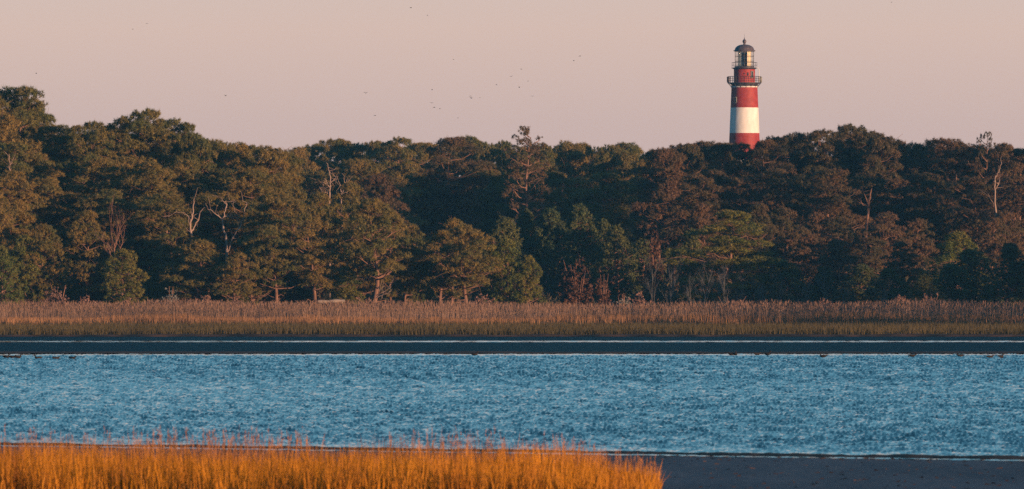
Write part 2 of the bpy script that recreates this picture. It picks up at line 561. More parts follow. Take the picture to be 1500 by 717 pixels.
# ------------------------------------------------------------------ foliage builders
def pompoms(c, axis, rad, K, wid, rng, spread=1.0, spray=0.5):
    """needle tufts: c Nx3 centres, axis Nx3 main direction; some needles radiate, some lie over the tuft's outside"""
    n = len(c)
    d = axis[:, None, :] * 0.55 + rng.normal(0, 0.62 * spread, (n, K, 3))
    d /= np.linalg.norm(d, axis=2)[..., None] + 1e-9
    s = np.cross(d, rng.normal(0, 1, (n, K, 3)))
    s /= np.linalg.norm(s, axis=2)[..., None] + 1e-9
    L = rad[:, None, None] * rng.uniform(0.7, 1.15, (n, K, 1))
    o = c[:, None, :] + d * L * 0.12
    wv = s * wid * rng.uniform(0.7, 1.3, (n, K, 1))
    tip = o + d * L
    t = np.cross(d, s) + d * rng.uniform(-0.1, 0.5, (n, K, 1))
    m = (rng.random((n, K, 1)) < spray)
    o2 = c[:, None, :] + d * L * 0.55 - t * L * 0.3
    o = np.where(m, o2, o)
    wv = np.where(m, wv * 1.9, wv)
    tip = np.where(m, o2 + t * L * 0.75, tip)
    v = np.stack([o - wv, o + wv, tip], 2).reshape(-1, 3)
    f = np.arange(len(v)).reshape(-1, 3)
    return v, f


def env_round(t):
    return np.sin(np.pi * np.clip(0.16 + 0.76 * t, 0, 1)) ** 0.55


def env_cone(t):
    return (1 - t) ** 0.62 * (0.55 + 0.45 * np.minimum(1, t * 4)) + 0.05


def env_egg(t):
    return np.sin(np.pi * np.clip(0.22 + 0.74 * t, 0, 1)) ** 0.8


def make_pine(seed, H, R, cb, nclump, env, crad=(0.9, 1.5), K=30, lobes=11, lobe_r=0.40, wid=0.05, flat=0.6, r0=None, spread=1.0,
              inner=0.5, stubs=4, sway=0.35, ragged=0.3, spray=0.35, whorls=0, wj=0.45):
    rng = np.random.default_rng(seed)
    gp = rng.uniform(0, 6.28, 3)
    zt = np.linspace(0, H * 0.91, 12)
    ph = rng.uniform(0, 6.28, 4)
    tx = sway * (np.sin(zt / H * 3 + ph[0]) - math.sin(ph[0])) + 0.12 * np.sin(zt * 0.9 + ph[1])
    ty = sway * (np.sin(zt / H * 3 + ph[2]) - math.sin(ph[2])) + 0.12 * np.sin(zt * 0.8 + ph[3])
    r0 = r0 or 0.013 * H + 0.05
    trunk = MB()
    rr = r0 * (1 - 0.9 * (zt / H) ** 1.1)
    rr[0] *= 1.35
    trunk.tube(np.stack([tx, ty, zt], -1), rr, 8)
    br = trunk
    cen, cr, ax = [], [], []
    for i in range(nclump):
        t = (i + rng.random()) / nclump
        if whorls:                                   # boughs in layers
            t = min(0.99, (math.floor(t * whorls) + 0.5 + rng.normal(0, wj)) / whorls)
            t = max(0.0, t)
        z = H * (cb + (1 - cb) * t) * 0.985
        a = i * 2.39996 + rng.normal(0, 0.35)
        lop = 1 + ragged * (0.55 * math.sin(a + gp[0]) + 0.45 * math.sin(2 * a + gp[1] + 4 * t) + 0.4 * math.sin(9 * t + gp[2]))
        re = R * float(env(t)) * rng.uniform(0.82, 1.08) * lop
        rad = re * (1 - (1 - inner) * rng.random() ** 1.8)
        q = rng.uniform(*crad) * (0.75 + 0.25 * float(env(t)))
        rad = max(0.0, rad - q * 0.55)
        px_, py_ = np.interp(z, zt, tx), np.interp(z, zt, ty)
        c = np.array([px_ + rad * math.cos(a), py_ + rad * math.sin(a), min(z, H - q * flat * 0.7)])
        cen.append(c)
        cr.append(q)
        zb = max(H * cb * 0.9, c[2] - 0.28 * rad - 0.3)
        b0 = np.array([np.interp(zb, zt, tx), np.interp(zb, zt, ty), zb])
        mid = (b0 + c) / 2 + np.array([0, 0, -0.12 * rad + 0.1]) + rng.normal(0, 0.12, 3)
        rb = 0.022 + 0.030 * rad / max(R, 1) + 0.014 * H / 20
        br.tube([b0, mid, c + np.array([0, 0, -0.1])], [rb * 1.5, rb, rb * 0.45], 5, False)
        for _ in range(2):
            e = c + rng.normal(0, q * 0.55, 3)
            br.tube([mid * 0.4 + c * 0.6, (mid * 0.2 + c * 0.8 + e) / 2, e], [rb * 0.6, rb * 0.45, 0.012], 4, False)
    for _ in range(stubs):
        zb = H * rng.uniform(cb * 0.35, cb + 0.12)
        a = rng.uniform(0, 6.28)
        L = rng.uniform(0.6, 2.4)
        b0 = np.array([np.interp(zb, zt, tx), np.interp(zb, zt, ty), zb])
        b1 = b0 + np.array([math.cos(a) * L * .6, math.sin(a) * L * .6, rng.uniform(-0.1, 0.3) * L])
        b2 = b0 + np.array([math.cos(a) * L, math.sin(a) * L, rng.uniform(-0.2, 0.5) * L])
        br.tube([b0, b1, b2], [0.06, 0.045, 0.015], 5, False)
    cen, cr = np.array(cen), np.array(cr)
    # lobes on each clump
    C, A = [], []
    for c, q in zip(cen, cr):
        m = max(5, int(lobes * (q / 1.2) ** 1.6))
        d = rng.normal(0, 1, (m, 3))
        d[:, 2] = np.abs(d[:, 2]) - 0.15
        d /= np.linalg.norm(d, axis=1)[:, None]
        p = c + d * q * np.array([1, 1, flat]) * rng.uniform(0.45, 1.0, (m, 1)) ** 0.6
        C.append(p)
        out = c * np.array([1, 1, 0])
        out = out / (np.linalg.norm(out) + 0.5)
        A.append(d * 0.6 + np.array([0, 0, 0.8]) + out * 0.35)
    C, A = np.vstack(C), np.vstack(A)
    A /= np.linalg.norm(A, axis=1)[:, None]
    v, f = pompoms(C, A, lobe_r * rng.uniform(0.75, 1.25, len(C)), K, wid, rng, spread, spray)
    return dict(trunk=trunk.mesh('trunk', True), crown=mesh_np('crown', v, f), H=H, R=R)


V = {}
V['tall'] = [make_pine(100 + i, 22, 4.2, 0.36 + 0.05 * (i % 3), 58, env_round, (1.0, 1.9), lobes=32, lobe_r=0.42, wid=0.023, K=27, flat=0.56, ragged=0.34, stubs=8, whorls=9, wj=0.5) for i in range(5)]
V['mid'] = [make_pine(200 + i, 14, 4.2, 0.22, 60, env_egg, (0.9, 1.6), lobes=32, lobe_r=0.36, wid=0.021, K=26, flat=0.52, inner=0.5, ragged=0.34, whorls=8, wj=0.4) for i in range(3)]
V['trunky'] = [make_pine(300 + i, 10.5, 3.6, 0.40, 48, env_egg, (0.8, 1.4), lobes=34, lobe_r=0.34, wid=0.021, K=26, flat=0.50, r0=0.24, stubs=8, sway=0.5, ragged=0.32, whorls=6, wj=0.3) for i in range(3)]
V['full'] = [make_pine(400 + i, 8.5, 2.7, 0.10, 72, env_egg, (0.55, 0.9), lobes=34, lobe_r=0.30, wid=0.020, K=24, flat=0.9, stubs=1, sway=0.2, ragged=0.2) for i in range(3)]
V['cedar'] = [make_pine(500 + i, 10, 3.0, 0.05, 96, env_cone if i else env_egg, (0.55, 0.95), lobes=34, lobe_r=0.29, wid=0.024, K=20, flat=1.0, stubs=0, sway=0.2, ragged=0.2) for i in range(2)]
V['sparse'] = [make_pine(602, 21, 3.6, 0.42, 48, env_round, (0.55, 1.15), lobes=26, lobe_r=0.33, wid=0.022, K=20, stubs=6, inner=0.55, r0=0.30)]

MATS = {'tall': 'pine', 'mid': 'pine', 'trunky': 'pine', 'full': 'young', 'cedar': 'cedar', 'sparse': 'pine'}
_mat_copies = {}
_count = {}
NAMES = {'tall': 'tall_pine_tree', 'mid': 'pine_tree', 'trunky': 'pine_tree', 'full': 'young_pine_tree', 'cedar': 'cedar_tree', 'sparse': 'sparse_pine_tree'}


def forest_z(y):
    return float(ground_z(np.array([0.0]), np.array([float(y)]))[0])


def plant(kind, px, top, wpx, d, label, group=None, mat=None, x=None, H=None, Wd=None):
    k = _count.get(kind, 0)
    _count[kind] = k + 1
    var = V[kind][(k * 7 + k // 3) % len(V[kind])] if len(V[kind]) > 1 else V[kind][0]
    gz = forest_z(d)
    if H is None:
        H = wz(top, d) - gz
        Wd = wpx / F * d
        x = wx(px, d)
    s = Wd / (2 * var['R']) * WIDEN.get(kind, 1.1)
    sz = H / var['H']
    rz = random.Random(k * 31 + len(kind)).uniform(0, 6.28)
    o = empty(NAMES[kind], (x, d, gz - 0.05), label, 'pine tree' if kind != 'cedar' else 'cedar tree', group, rz, (s, s, sz))
    mname = mat or MATS[kind]
    link('trunk', var['trunk'], M['bark'], o)
    cm = var['crown']
    if not cm.materials:
        cm.materials.append(M[mname])
    c = link('crown', cm, None, o)
    if cm.materials[0] != M[mname]:
        c.material_slots[0].link = 'OBJECT'
        c.material_slots[0].material = M[mname]
    return o


WIDEN = {'tall': 1.32, 'mid': 1.25, 'cedar': 1.25, 'full': 1.12, 'trunky': 1.12, 'sparse': 1.1}
ORD = ['first', 'second', 'third', 'fourth', 'fifth', 'sixth', 'seventh', 'eighth', 'ninth', 'tenth', 'eleventh', 'twelfth', 'thirteenth',
       'fourteenth', 'fifteenth', 'sixteenth', 'seventeenth', 'eighteenth', 'nineteenth', 'twentieth',
       'twenty-first', 'twenty-second', 'twenty-third', 'twenty-fourth', 'twenty-fifth', 'twenty-sixth', 'twenty-seventh', 'twenty-eighth', 'twenty-ninth', 'thirtieth']


def rank(rows_, template, group, mat=None, kind='tall', d=1200):
    rows_ = sorted(rows_)
    for i, r in enumerate(rows_):
        px, top, wp = r[:3]
        dd = r[3] if len(r) > 3 else d + ((i * 37) % 5 - 2) * 5
        plant(kind, px, top, wp, dd, template.format(ORD[i]), group, mat)


# skyline
rank([(-14, 140, 100), (22, 131, 100), (56, 156, 80), (84, 186, 72), (108, 206, 56), (140, 181, 72), (170, 188, 56), (200, 206, 66), (213, 164, 90), (252, 177, 66),
      (280, 197, 52), (318, 205, 66), (352, 212, 58), (388, 214, 68), (416, 226, 60)],
     'tall olive pine of the left-hand skyline, {} from the left edge', 'pines of the left skyline', d=1195)
rank([(437, 216, 64), (463, 214, 62), (492, 207, 66), (521, 213, 50), (551, 210, 44), (588, 204, 66), (616, 213, 56), (684, 202, 64), (712, 212, 50), (738, 209, 44),
      (800, 214, 54), (828, 207, 62), (858, 213, 50), (888, 213, 62), (920, 212, 58), (950, 221, 54)],
     'bluish far pine of the central skyline, {} from the left', 'pines of the central skyline', 'pine', d=1500)
rank([(976, 220, 60), (1005, 214, 62), (1036, 210, 64), (1066, 213, 54), (1088, 212, 64), (1112, 209, 58), (1135, 203, 68), (1168, 198, 64), (1206, 193, 74), (1249, 186, 88), (1286, 197, 62),
      (1314, 209, 52), (1345, 211, 54), (1386, 206, 86), (1424, 212, 52), (1472, 213, 52), (1502, 222, 60), (1530, 220, 60)],
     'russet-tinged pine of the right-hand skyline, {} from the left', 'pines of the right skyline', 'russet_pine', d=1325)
rank([(40, 160, 76), (70, 186, 70), (95, 202, 64), (125, 197, 66), (155, 191, 66), (190, 184, 66), (232, 181, 66), (266, 197, 60), (300, 208, 60), (335, 212, 60), (370, 216, 62), (402, 221, 60)],
     'dark pine just behind the left skyline crowns, {} from the left edge', 'second rank of the left skyline', d=1216)
rank([(450, 219, 62), (478, 217, 60), (506, 215, 60), (536, 216, 60), (570, 213, 62), (602, 213, 62), (632, 213, 60), (664, 211, 62), (698, 211, 60), (725, 214, 60), (756, 215, 60),
      (784, 216, 60), (814, 215, 60), (843, 214, 60), (873, 216, 60), (904, 216, 62), (935, 219, 60)],
     'bluish pine just behind the central skyline crowns, {} from the left', 'second rank of the central skyline', 'pine', d=1535)
rank([(962, 222, 60), (990, 220, 62), (1020, 216, 62), (1050, 214, 62), (1150, 203, 64), (1187, 199, 64), (1228, 195, 66), (1268, 196, 64), (1300, 207, 60), (1330, 213, 60), (1365, 212, 64), (1405, 212, 62),
      (1448, 215, 58), (1487, 220, 60)],
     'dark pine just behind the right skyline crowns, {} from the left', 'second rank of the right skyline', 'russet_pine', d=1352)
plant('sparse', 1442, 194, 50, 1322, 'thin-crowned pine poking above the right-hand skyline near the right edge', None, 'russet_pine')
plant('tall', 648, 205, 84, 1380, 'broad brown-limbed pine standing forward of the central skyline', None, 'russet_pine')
plant('sparse', 768, 186, 78, 1290, 'tall see-through pine with pale bare trunk at the centre of the skyline', None, 'russet_pine')

# middle ranks
rank([(8, 212, 80), (52, 226, 80), (96, 240, 78), (140, 236, 74), (184, 232, 76), (228, 240, 76), (274, 236, 80), (322, 250, 82), (368, 246, 82), (408, 258, 64)],
     'olive pine of the left upper middle rank, {} from the left edge', 'pines of the left upper rank', d=1172, kind='tall')
rank([(-6, 282, 74), (36, 296, 70), (82, 302, 74), (128, 310, 70), (214, 306, 76), (256, 322, 66), (384, 298, 70)],
     'green pine of the left lower middle rank, {} from the left edge', 'pines of the left lower rank', d=1155, kind='mid')
rank([(432, 296, 80), (470, 284, 72), (508, 270, 76), (572, 308, 62)],
     'sunlit green pine below the bare snag, {} of four from the left', 'pines below the bare snag', 'pine', d=1162, kind='mid')
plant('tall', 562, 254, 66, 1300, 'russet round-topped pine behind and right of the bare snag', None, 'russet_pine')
plant('tall', 528, 236, 74, 1400, 'shaded bluish pine behind the bare snag below the skyline', None, 'pine')
plant('tall', 450, 248, 70, 1400, 'shaded bluish pine left of the bare snag below the skyline', None, 'pine')
rank([(610, 256, 66), (700, 250, 70), (738, 264, 62), (806, 254, 66), (852, 262, 70), (900, 256, 72), (946, 260, 70), (988, 262, 70)],
     'dim pine of the central middle rank, {} from the left', 'pines of the central middle rank', 'pine', d=1390, kind='tall')
rank([(1016, 258, 72), (1054, 252, 70), (1094, 258, 72), (1132, 250, 72), (1172, 256, 74), (1216, 250, 74), (1262, 256, 74), (1308, 264, 74), (1352, 256, 74), (1396, 268, 74),
      (1436, 262, 70), (1482, 260, 70), (1524, 262, 70)],
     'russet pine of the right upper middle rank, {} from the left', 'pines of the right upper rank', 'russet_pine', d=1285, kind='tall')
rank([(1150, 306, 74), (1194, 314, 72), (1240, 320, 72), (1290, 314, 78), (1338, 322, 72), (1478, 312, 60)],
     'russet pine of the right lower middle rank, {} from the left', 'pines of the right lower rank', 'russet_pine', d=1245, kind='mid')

rank([(22, 252, 76), (64, 262, 74), (112, 272, 76), (158, 280, 72), (204, 274, 76), (248, 284, 72), (302, 284, 78), (348, 296, 72), (396, 282, 66)],
     'olive pine filling the left wood at half height, {} from the left edge', 'pines at half height in the left wood', d=1163, kind='tall')
rank([(64, 330, 64), (150, 342, 60), (236, 352, 60), (264, 376, 50), (312, 352, 58), (366, 346, 62), (430, 352, 56), (520, 338, 60), (608, 330, 58), (662, 322, 66)],
     'low pine just behind the sunlit front row, {} from the left', 'low pines behind the front row', d=1152, kind='mid')
rank([(1030, 302, 70), (1112, 300, 66), (1180, 344, 66), (1228, 352, 64), (1276, 348, 66), (1322, 356, 60), (1450, 322, 62)],
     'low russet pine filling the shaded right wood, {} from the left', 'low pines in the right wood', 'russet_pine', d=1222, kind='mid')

# central cedars and other dark evergreens
rank([(732, 320, 74), (774, 311, 74), (814, 307, 74), (850, 302, 68), (884, 324, 58), (908, 332, 64), (938, 352, 60)],
     'dark evergreen of the shaded central thicket, {} from the left', 'evergreens of the central thicket', d=1225, kind='cedar')
rank([(1352, 398, 62), (1388, 388, 66), (1432, 366, 92), (1484, 358, 84), (1516, 366, 80)],
     'dark evergreen of the shaded lower right thicket, {} from the left', 'evergreens of the right thicket', d=1172, kind='cedar')
rank([(1156, 384, 66), (1204, 392, 62), (1262, 388, 64), (1306, 394, 60)],
     'shadowy evergreen right of the golden-topped pine, {} from it', 'evergreens right of the golden-topped pine', d=1190, kind='cedar')
plant('mid', 1078, 311, 132, 1182, 'broad dark pine with golden sunlit top and right flank', None, 'young')
plant('full', 1400, 342, 92, 1196, 'round yellow-green pine above the dark thicket near the right edge')
plant('cedar', 1012, 338, 60, 1200, 'dark evergreen tucked left of the golden-topped pine')

# front rank
rank([(6, 362, 56), (42, 346, 66), (110, 356, 68), (184, 366, 74), (222, 398, 44)],
     'bushy young pine at the marsh edge far left, {} from the left edge', 'young pines at the left marsh edge', d=1142, kind='full')
plant('trunky', 284, 352, 92, 1140, 'spreading pine with straight trunk below the bare-limbed pine', None)
plant('full', 328, 385, 44, 1146, 'small bushy pine between the two bare-limbed pines')
plant('trunky', 344, 372, 62, 1138, 'dark low pine with forked trunk at the marsh edge')
plant('trunky', 406, 332, 88, 1140, 'golden-green pine with slim straight trunk left of the pale log')
plant('trunky', 468, 338, 88, 1140, 'golden-green pine whose trunk rises behind the pale log')
plant('full', 505, 392, 52, 1143, 'small full-skirted pine right of the pale log')
plant('trunky', 546, 294, 108, 1138, 'largest sunlit front pine with stout trunk and fallen limbs')
plant('trunky', 592, 360, 60, 1142, 'slender pine with low forked trunk beside the largest front pine')
plant('full', 612, 382, 40, 1146, 'narrow young pine left of the leaning orange trunk')
plant('trunky', 641, 340, 74, 1141, 'pine with an orange sunlit trunk right of centre front')
plant('trunky', 684, 330, 90, 1138, 'dense sunlit pine with thick trunk second from the right front end')
plant('full', 744, 352, 66, 1140, 'bushy front pine with domed top at the end of the sunlit row')
plant('full', 774, 376, 46, 1139, 'short rightmost pine of the sunlit front row')
plant('full', 720, 360, 44, 1144, 'small pine squeezed behind the domed bushy pine')

# the wood goes on beyond the right of the picture and shades the marsh
for i, (ox, oy, oh) in enumerate([(66, 1150, 11), (72, 1125, 12), (80, 1180, 13), (84, 1140, 13), (92, 1110, 14), (96, 1165, 15), (104, 1130, 15), (110, 1098, 15),
                                  (118, 1150, 17), (124, 1115, 17), (134, 1085, 17),]
                                 + [(74 + 10 * (q % 3), 1378 + 10.5 * q - 0.84 * (74 + 10 * (q % 3)), 24.5 + (q * 5) % 4) for q in range(15)]):
    plant('tall', 0, 0, 0, oy, f'pine of the wood beyond the right edge of the picture, {ORD[i]} counted from the marsh', 'pines beyond the right edge', 'russet_pine', x=ox, H=oh, Wd=9.0)
for q in range(4):
    plant('sparse', 0, 0, 0, 1298 + 20 * q - 0.84 * 78, f'thin-crowned pine beyond the right edge of the picture, {ORD[q]} of four', 'thin pines beyond the right edge', 'russet_pine', x=78, H=25, Wd=10)
for i in range(14):
    plant('cedar', 0, 0, 0, 992 + i * 7.2, f'low evergreen of the hedge beyond the right edge of the picture, {ORD[i]} from the water', 'evergreens beyond the right edge',
          x=64 + (i * 5) % 7 + i * 0.5, H=6.0 + (i * 3) % 4 * 0.7, Wd=6.5)


# ------------------------------------------------------------------ bare trees, snags, shrubs
def bare_tree(seed, H, spread=0.9, levels=3, r0=0.16, nsub=4, up=0.6, trunk_frac=0.5, twist=0.1):
    rng = np.random.default_rng(seed)
    tr = br = MB()

    def limb(p, d, L, r, lev):
        pts = [p]
        dd = d.copy()
        k = 5
        for i in range(k):
            dd = dd + rng.normal(0, twist + 0.05 * lev, 3) + np.array([0, 0, 0.05 * up])
            dd /= np.linalg.norm(dd)
            pts.append(pts[-1] + dd * L / k)
        pts = np.array(pts)
        rad = np.linspace(r, r * (0.35 if lev else 0.4), k + 1)
        (tr if lev == 0 else br).tube(pts, rad, 6 if lev < 2 else 4, True)
        if lev < levels:
            for j in range(nsub + (lev == 0) * 2):
                t = rng.uniform(trunk_frac if lev == 0 else 0.3, 0.98)
                q = t * k
                i0 = min(int(q), k - 1)
                pp = pts[i0] + (pts[i0 + 1] - pts[i0]) * (q - i0)
                a = rng.uniform(0, 6.28)
                side = np.array([math.cos(a), math.sin(a), rng.uniform(-0.1, 0.6)]) * spread
                nd = dd * 0.5 + side + np.array([0, 0, up * 0.4])
                nd /= np.linalg.norm(nd)
                limb(pp, nd, L * rng.uniform(0.32, 0.55), r * (1 - 0.6 * t) * 0.62, lev + 1)

    limb(np.zeros(3), np.array([0, 0, 1.0]), H, r0, 0)
    return tr, br


def place_bare(name, seed, px, top, base_py, d, label, mat, cat='dead tree', sx=1.0, rz=0.0, **kw):
    """bare tree standing on the ground; its crown top at photo row `top`"""
    gz = forest_z(d)
    H = wz(top, d) - gz
    tr, br = bare_tree(seed, H * 0.9, **kw)
    allv = np.vstack(tr.v)
    s = H / allv[:, 2].max()
    o = empty(name, (wx(px, d), d, gz - 0.05), label, cat, None, rz, (s * sx, s * sx, s))
    tr.build('trunk', mat, o, True)
    return o


def hand_snag(name, px, d, limbs, label, mat, cat='dead tree', n=6, thin=0.55, twigs=5):
    """a snag whose main limbs follow photographed joints; each limb: list of (px, py, depth offset, radius)"""
    gz = forest_z(d)
    rs = np.random.default_rng(int(px))
    o = empty(name, (wx(px, d), d, gz), label, cat)
    for i, L in enumerate(limbs):
        mb_ = MB()
        pts = np.array([(wx(a, d) - wx(px, d), c, wz(b, d) - gz) for a, b, c, r in L])
        rad = np.array([r for *_, r in L]) * thin
        tt_ = np.linspace(0, len(L) - 1, 3 * len(L) - 2)
        pts = np.stack([np.interp(tt_, np.arange(len(L)), pts[:, q]) for q in range(3)], -1)
        pts[1:-1] += rs.normal(0, 0.05, (len(pts) - 2, 3))
        rad = np.interp(tt_, np.arange(len(L)), rad) * rs.uniform(0.85, 1.2, len(tt_))
        mb_.tube(pts, rad, n)
        for _ in range(twigs):                      # broken side twigs
            q = rs.integers(max(1, len(pts) // 2), len(pts) - 1) if i == 0 else rs.integers(1, len(pts) - 1)
            e = pts[q] + rs.normal(0, 0.5, 3) + np.array([0, 0, 0.25])
            mb_.tube([pts[q], (pts[q] + e) / 2 + rs.normal(0, 0.06, 3), e], [min(rad[q] * 0.5, 0.035), 0.022, 0.01], 4, False)
        mb_.build('trunk' if i == 0 else 'limb', mat, o, True)
    return o


hand_snag('dead_snag', 483, 1186,
          [[(483, 440, 0, .22), (483, 330, 0, .2), (483, 285, .0, .17), (484, 268, 0, .14), (483, 255, 0, .11), (480.5, 247, 0, .07), (480, 239, 0, .04)],
           [(483, 276, 0, .1), (479, 268, -.2, .08), (475, 262, -.3, .04)],
           [(482, 282, 0, .09), (476, 276, .3, .07), (473, 268, .4, .05), (471, 266, .5, .03)],
           [(480, 284, 0, .08), (472, 280, -.4, .05), (468, 274, -.6, .03)],
           [(484, 268, 0, .07), (489, 264, .2, .05), (492, 260, .3, .03)]],
          'pale bare forked snag rising above the sunlit pines, taller of the pair', M['dead'])
hand_snag('dead_snag', 502, 1184,
          [[(501, 440, 0, .2), (501, 330, 0, .18), (499, 286, 0, .14), (504, 278, 0, .1), (509, 270, 0, .07), (512, 264, 0, .05), (515, 268, 0, .03)],
           [(500, 282, 0, .1), (498, 270, .2, .08), (495, 264, .2, .06), (495, 258, .2, .04)],
           [(504, 278, 0, .08), (505, 268, -.2, .06), (503, 262, -.3, .03)],
           [(499, 284, 0, .08), (508, 282, -.2, .06), (514, 276, -.2, .04), (517, 272, -.2, .02)],
           [(495, 262, .2, .04), (491, 259, .2, .03)]],
          'pale bare snag with splayed limbs, shorter and right one of the pair', M['dead'])
hand_snag('bare_limbed_pine', 281, 1147,
          [[(284, 460, 0, .34), (283, 400, 0, .3), (281, 368, 0, .26), (280, 345, 0, .22), (278, 330, 0, .18), (282, 315, 0, .14), (283, 300, 0, .1), (284, 292, 0, .06)],
           [(280, 362, 0, .12), (272, 356, -.4, .1), (262, 352, -.6, .08), (250, 354, -.8, .06), (238, 357, -1, .03)],
           [(281, 370, 0, .1), (287, 366, -.3, .08), (290, 363, -.4, .06)],
           [(279, 340, 0, .15), (286, 330, .3, .12), (291, 318, .4, .1), (293, 310, .5, .06), (300, 304, .6, .03)],
           [(279, 340, 0, .12), (270, 333, .5, .08), (266, 325, .6, .04)],
           [(278, 330, 0, .08), (276, 318, -.3, .06), (268, 312, -.5, .04), (256, 312, -.6, .03), (246, 318, -.7, .02)],
           [(280, 366, 0, .09), (275, 370, -.2, .06), (273, 367, -.3, .03)]],
          'old pine with forked bare limbs and one long low branch reaching left', M['dead'], 'dead tree', 7)
hand_snag('bare_limbed_pine', 330, 1150,
          [[(333, 460, 0, .3), (332, 380, 0, .26), (331, 350, 0, .22), (327, 335, 0, .2), (326, 325, 0, .16), (329, 312, 0, .12), (332, 302, 0, .1), (331, 294, 0, .05)],
           [(326, 322, 0, .1), (318, 314, -.3, .08), (310, 308, -.5, .06), (304, 306, -.6, .03)],
           [(328, 318, 0, .09), (338, 318, .3, .07), (347, 322, .4, .05), (354, 327, .5, .03)],
           [(332, 300, 0, .07), (326, 294, -.2, .05), (324, 290, -.3, .03)],
           [(333, 372, 0, .1), (340, 350, .2, .12), (350, 335, .3, .11), (356, 322, .3, .09), (358, 310, .3, .07), (361, 298, .3, .05), (354, 294, .3, .03)],
           [(350, 335, .3, .05), (344, 308, .2, .04), (340, 300, .2, .03), (346, 294, .2, .02)]],
          'twisted bare pine with pale upper limbs and crooked second stem', M['dead'], 'dead tree', 7)
hand_snag('dead_snag', 1458, 1236,
          [[(1459, 460, 0, .24), (1459, 380, 0, .22), (1458, 330, 0, .2), (1458, 280, 0, .17), (1457, 262, 0, .14), (1460, 257, 0, .12), (1464, 250, 0, .1), (1466, 240, 0, .07), (1467, 229, 0, .03)],
           [(1459, 277, 0, .11), (1462, 270, -.2, .09), (1465, 265, -.2, .05)],
           [(1458, 300, 0, .05), (1452, 294, -.2, .04), (1449, 288, -.2, .02)]],
          'pale crooked dead trunk among dark pines near the right edge', M['dead'])
hand_snag('dead_snag', 14, 1160,
          [[(14, 440, 0, .2), (14, 300, 0, .16), (14.5, 250, 0, .12), (14, 238, 0, .09), (13, 226, 0, .05)],
           [(14.5, 246, 0, .07), (17, 240, -.2, .05), (18.5, 234, -.2, .03)]],
          'short pale dead top between pines at the far left', M['dead'])
hand_snag('pine_tree', 1270, 1268,
          [[(1268, 440, 0, .32), (1269, 340, 0, .3), (1271, 312, 0, .28), (1272, 300, 0, .24), (1274, 288, 0, .18), (1277, 276, 0, .12)],
           [(1272, 304, 0, .14), (1264, 300, -.3, .1), (1255, 296, -.5, .07), (1246, 291, -.6, .04)],
           [(1272, 300, 0, .14), (1266, 286, -.2, .1), (1261, 274, -.3, .06)]],
          'orange-lit forked pine stem showing through the right-hand wood', M['bark'])
for i, (px_, a_, b_) in enumerate([(1400, 318, 332), (1474, 335, 362), (1494, 338, 366)]):
    hand_snag('pine_tree', px_, 1292, [[(px_, 455, 0, .28), (px_ + .5, 380, 0, .26), (px_, 300, 0, .22), (px_ + 1, 255, 0, .14)]],
              ['orange-lit pine stem just above the round yellow-green pine', 'orange-lit pine stem right of the crooked dead trunk', 'thin orange-lit pine stem at the right edge'][i], M['bark'], 'pine tree')

place_bare('bare_tree', 71, 167, 276, 330, 1139, 'leafless brown tree fanning out in front of the left pines', M['browntwig'], 'bare tree', 0.85,
           spread=0.6, levels=3, r0=0.16, nsub=6, up=1.1, trunk_frac=0.55)
place_bare('bare_tree', 72, 828, 206, 0, 1470, 'thin twiggy brownish crown on the central skyline right of the see-through pine', M['browntwig'], 'bare tree', 0.9,
           spread=0.8, levels=3, r0=0.2, nsub=6, up=0.8, trunk_frac=0.5)
place_bare('bare_tree', 73, 958, 368, 0, 1164, 'grey leafless sapling below the rust-leaved sapling, left of a pair', M['greytwig'], 'bare tree', 0.9, spread=0.6, levels=3, r0=0.06, nsub=6, up=1.2, trunk_frac=0.25)
place_bare('bare_tree', 74, 982, 366, 0, 1166, 'grey leafless sapling below the rust-leaved sapling, right of a pair', M['greytwig'], 'bare tree', 0.9, spread=0.6, levels=3, r0=0.06, nsub=6, up=1.2, trunk_frac=0.25)
GREY = [(1030, 366), (1052, 378), (1066, 372), (1090, 386), (1118, 402), (1146, 396), (1176, 404), (1208, 380), (1236, 408), (1290, 400), (1010, 396)]
for i, (a, b) in enumerate(sorted(GREY)):
    place_bare('bare_shrub', 80 + i, a, b, 0, 1160 + (i % 3) * 3, f'ghostly grey leafless shrub in the shaded right-hand edge, {ORD[i]} from the left', M['greytwig'], 'shrub', 1.0,
               spread=0.6, levels=3, r0=0.055, nsub=7, up=1.3, trunk_frac=0.12)['group'] = 'grey leafless shrubs'
hand_snag('fallen_branch', 552, 1130,
          [[(551, 437, 0, .1), (554, 431, -.3, .09), (562, 428, -.5, .07), (568, 424, -.6, .05), (572, 420, -.7, .03)],
           [(551, 437, -.2, .09), (558, 433, -.6, .07), (566, 430, -.8, .05), (574, 427, -.9, .02)],
           [(556, 431, -.3, .05), (556, 426, -.3, .04), (561, 424, -.4, .02)]],
          'pale fallen limbs lying against the largest front pine', M['dead'], 'branch')


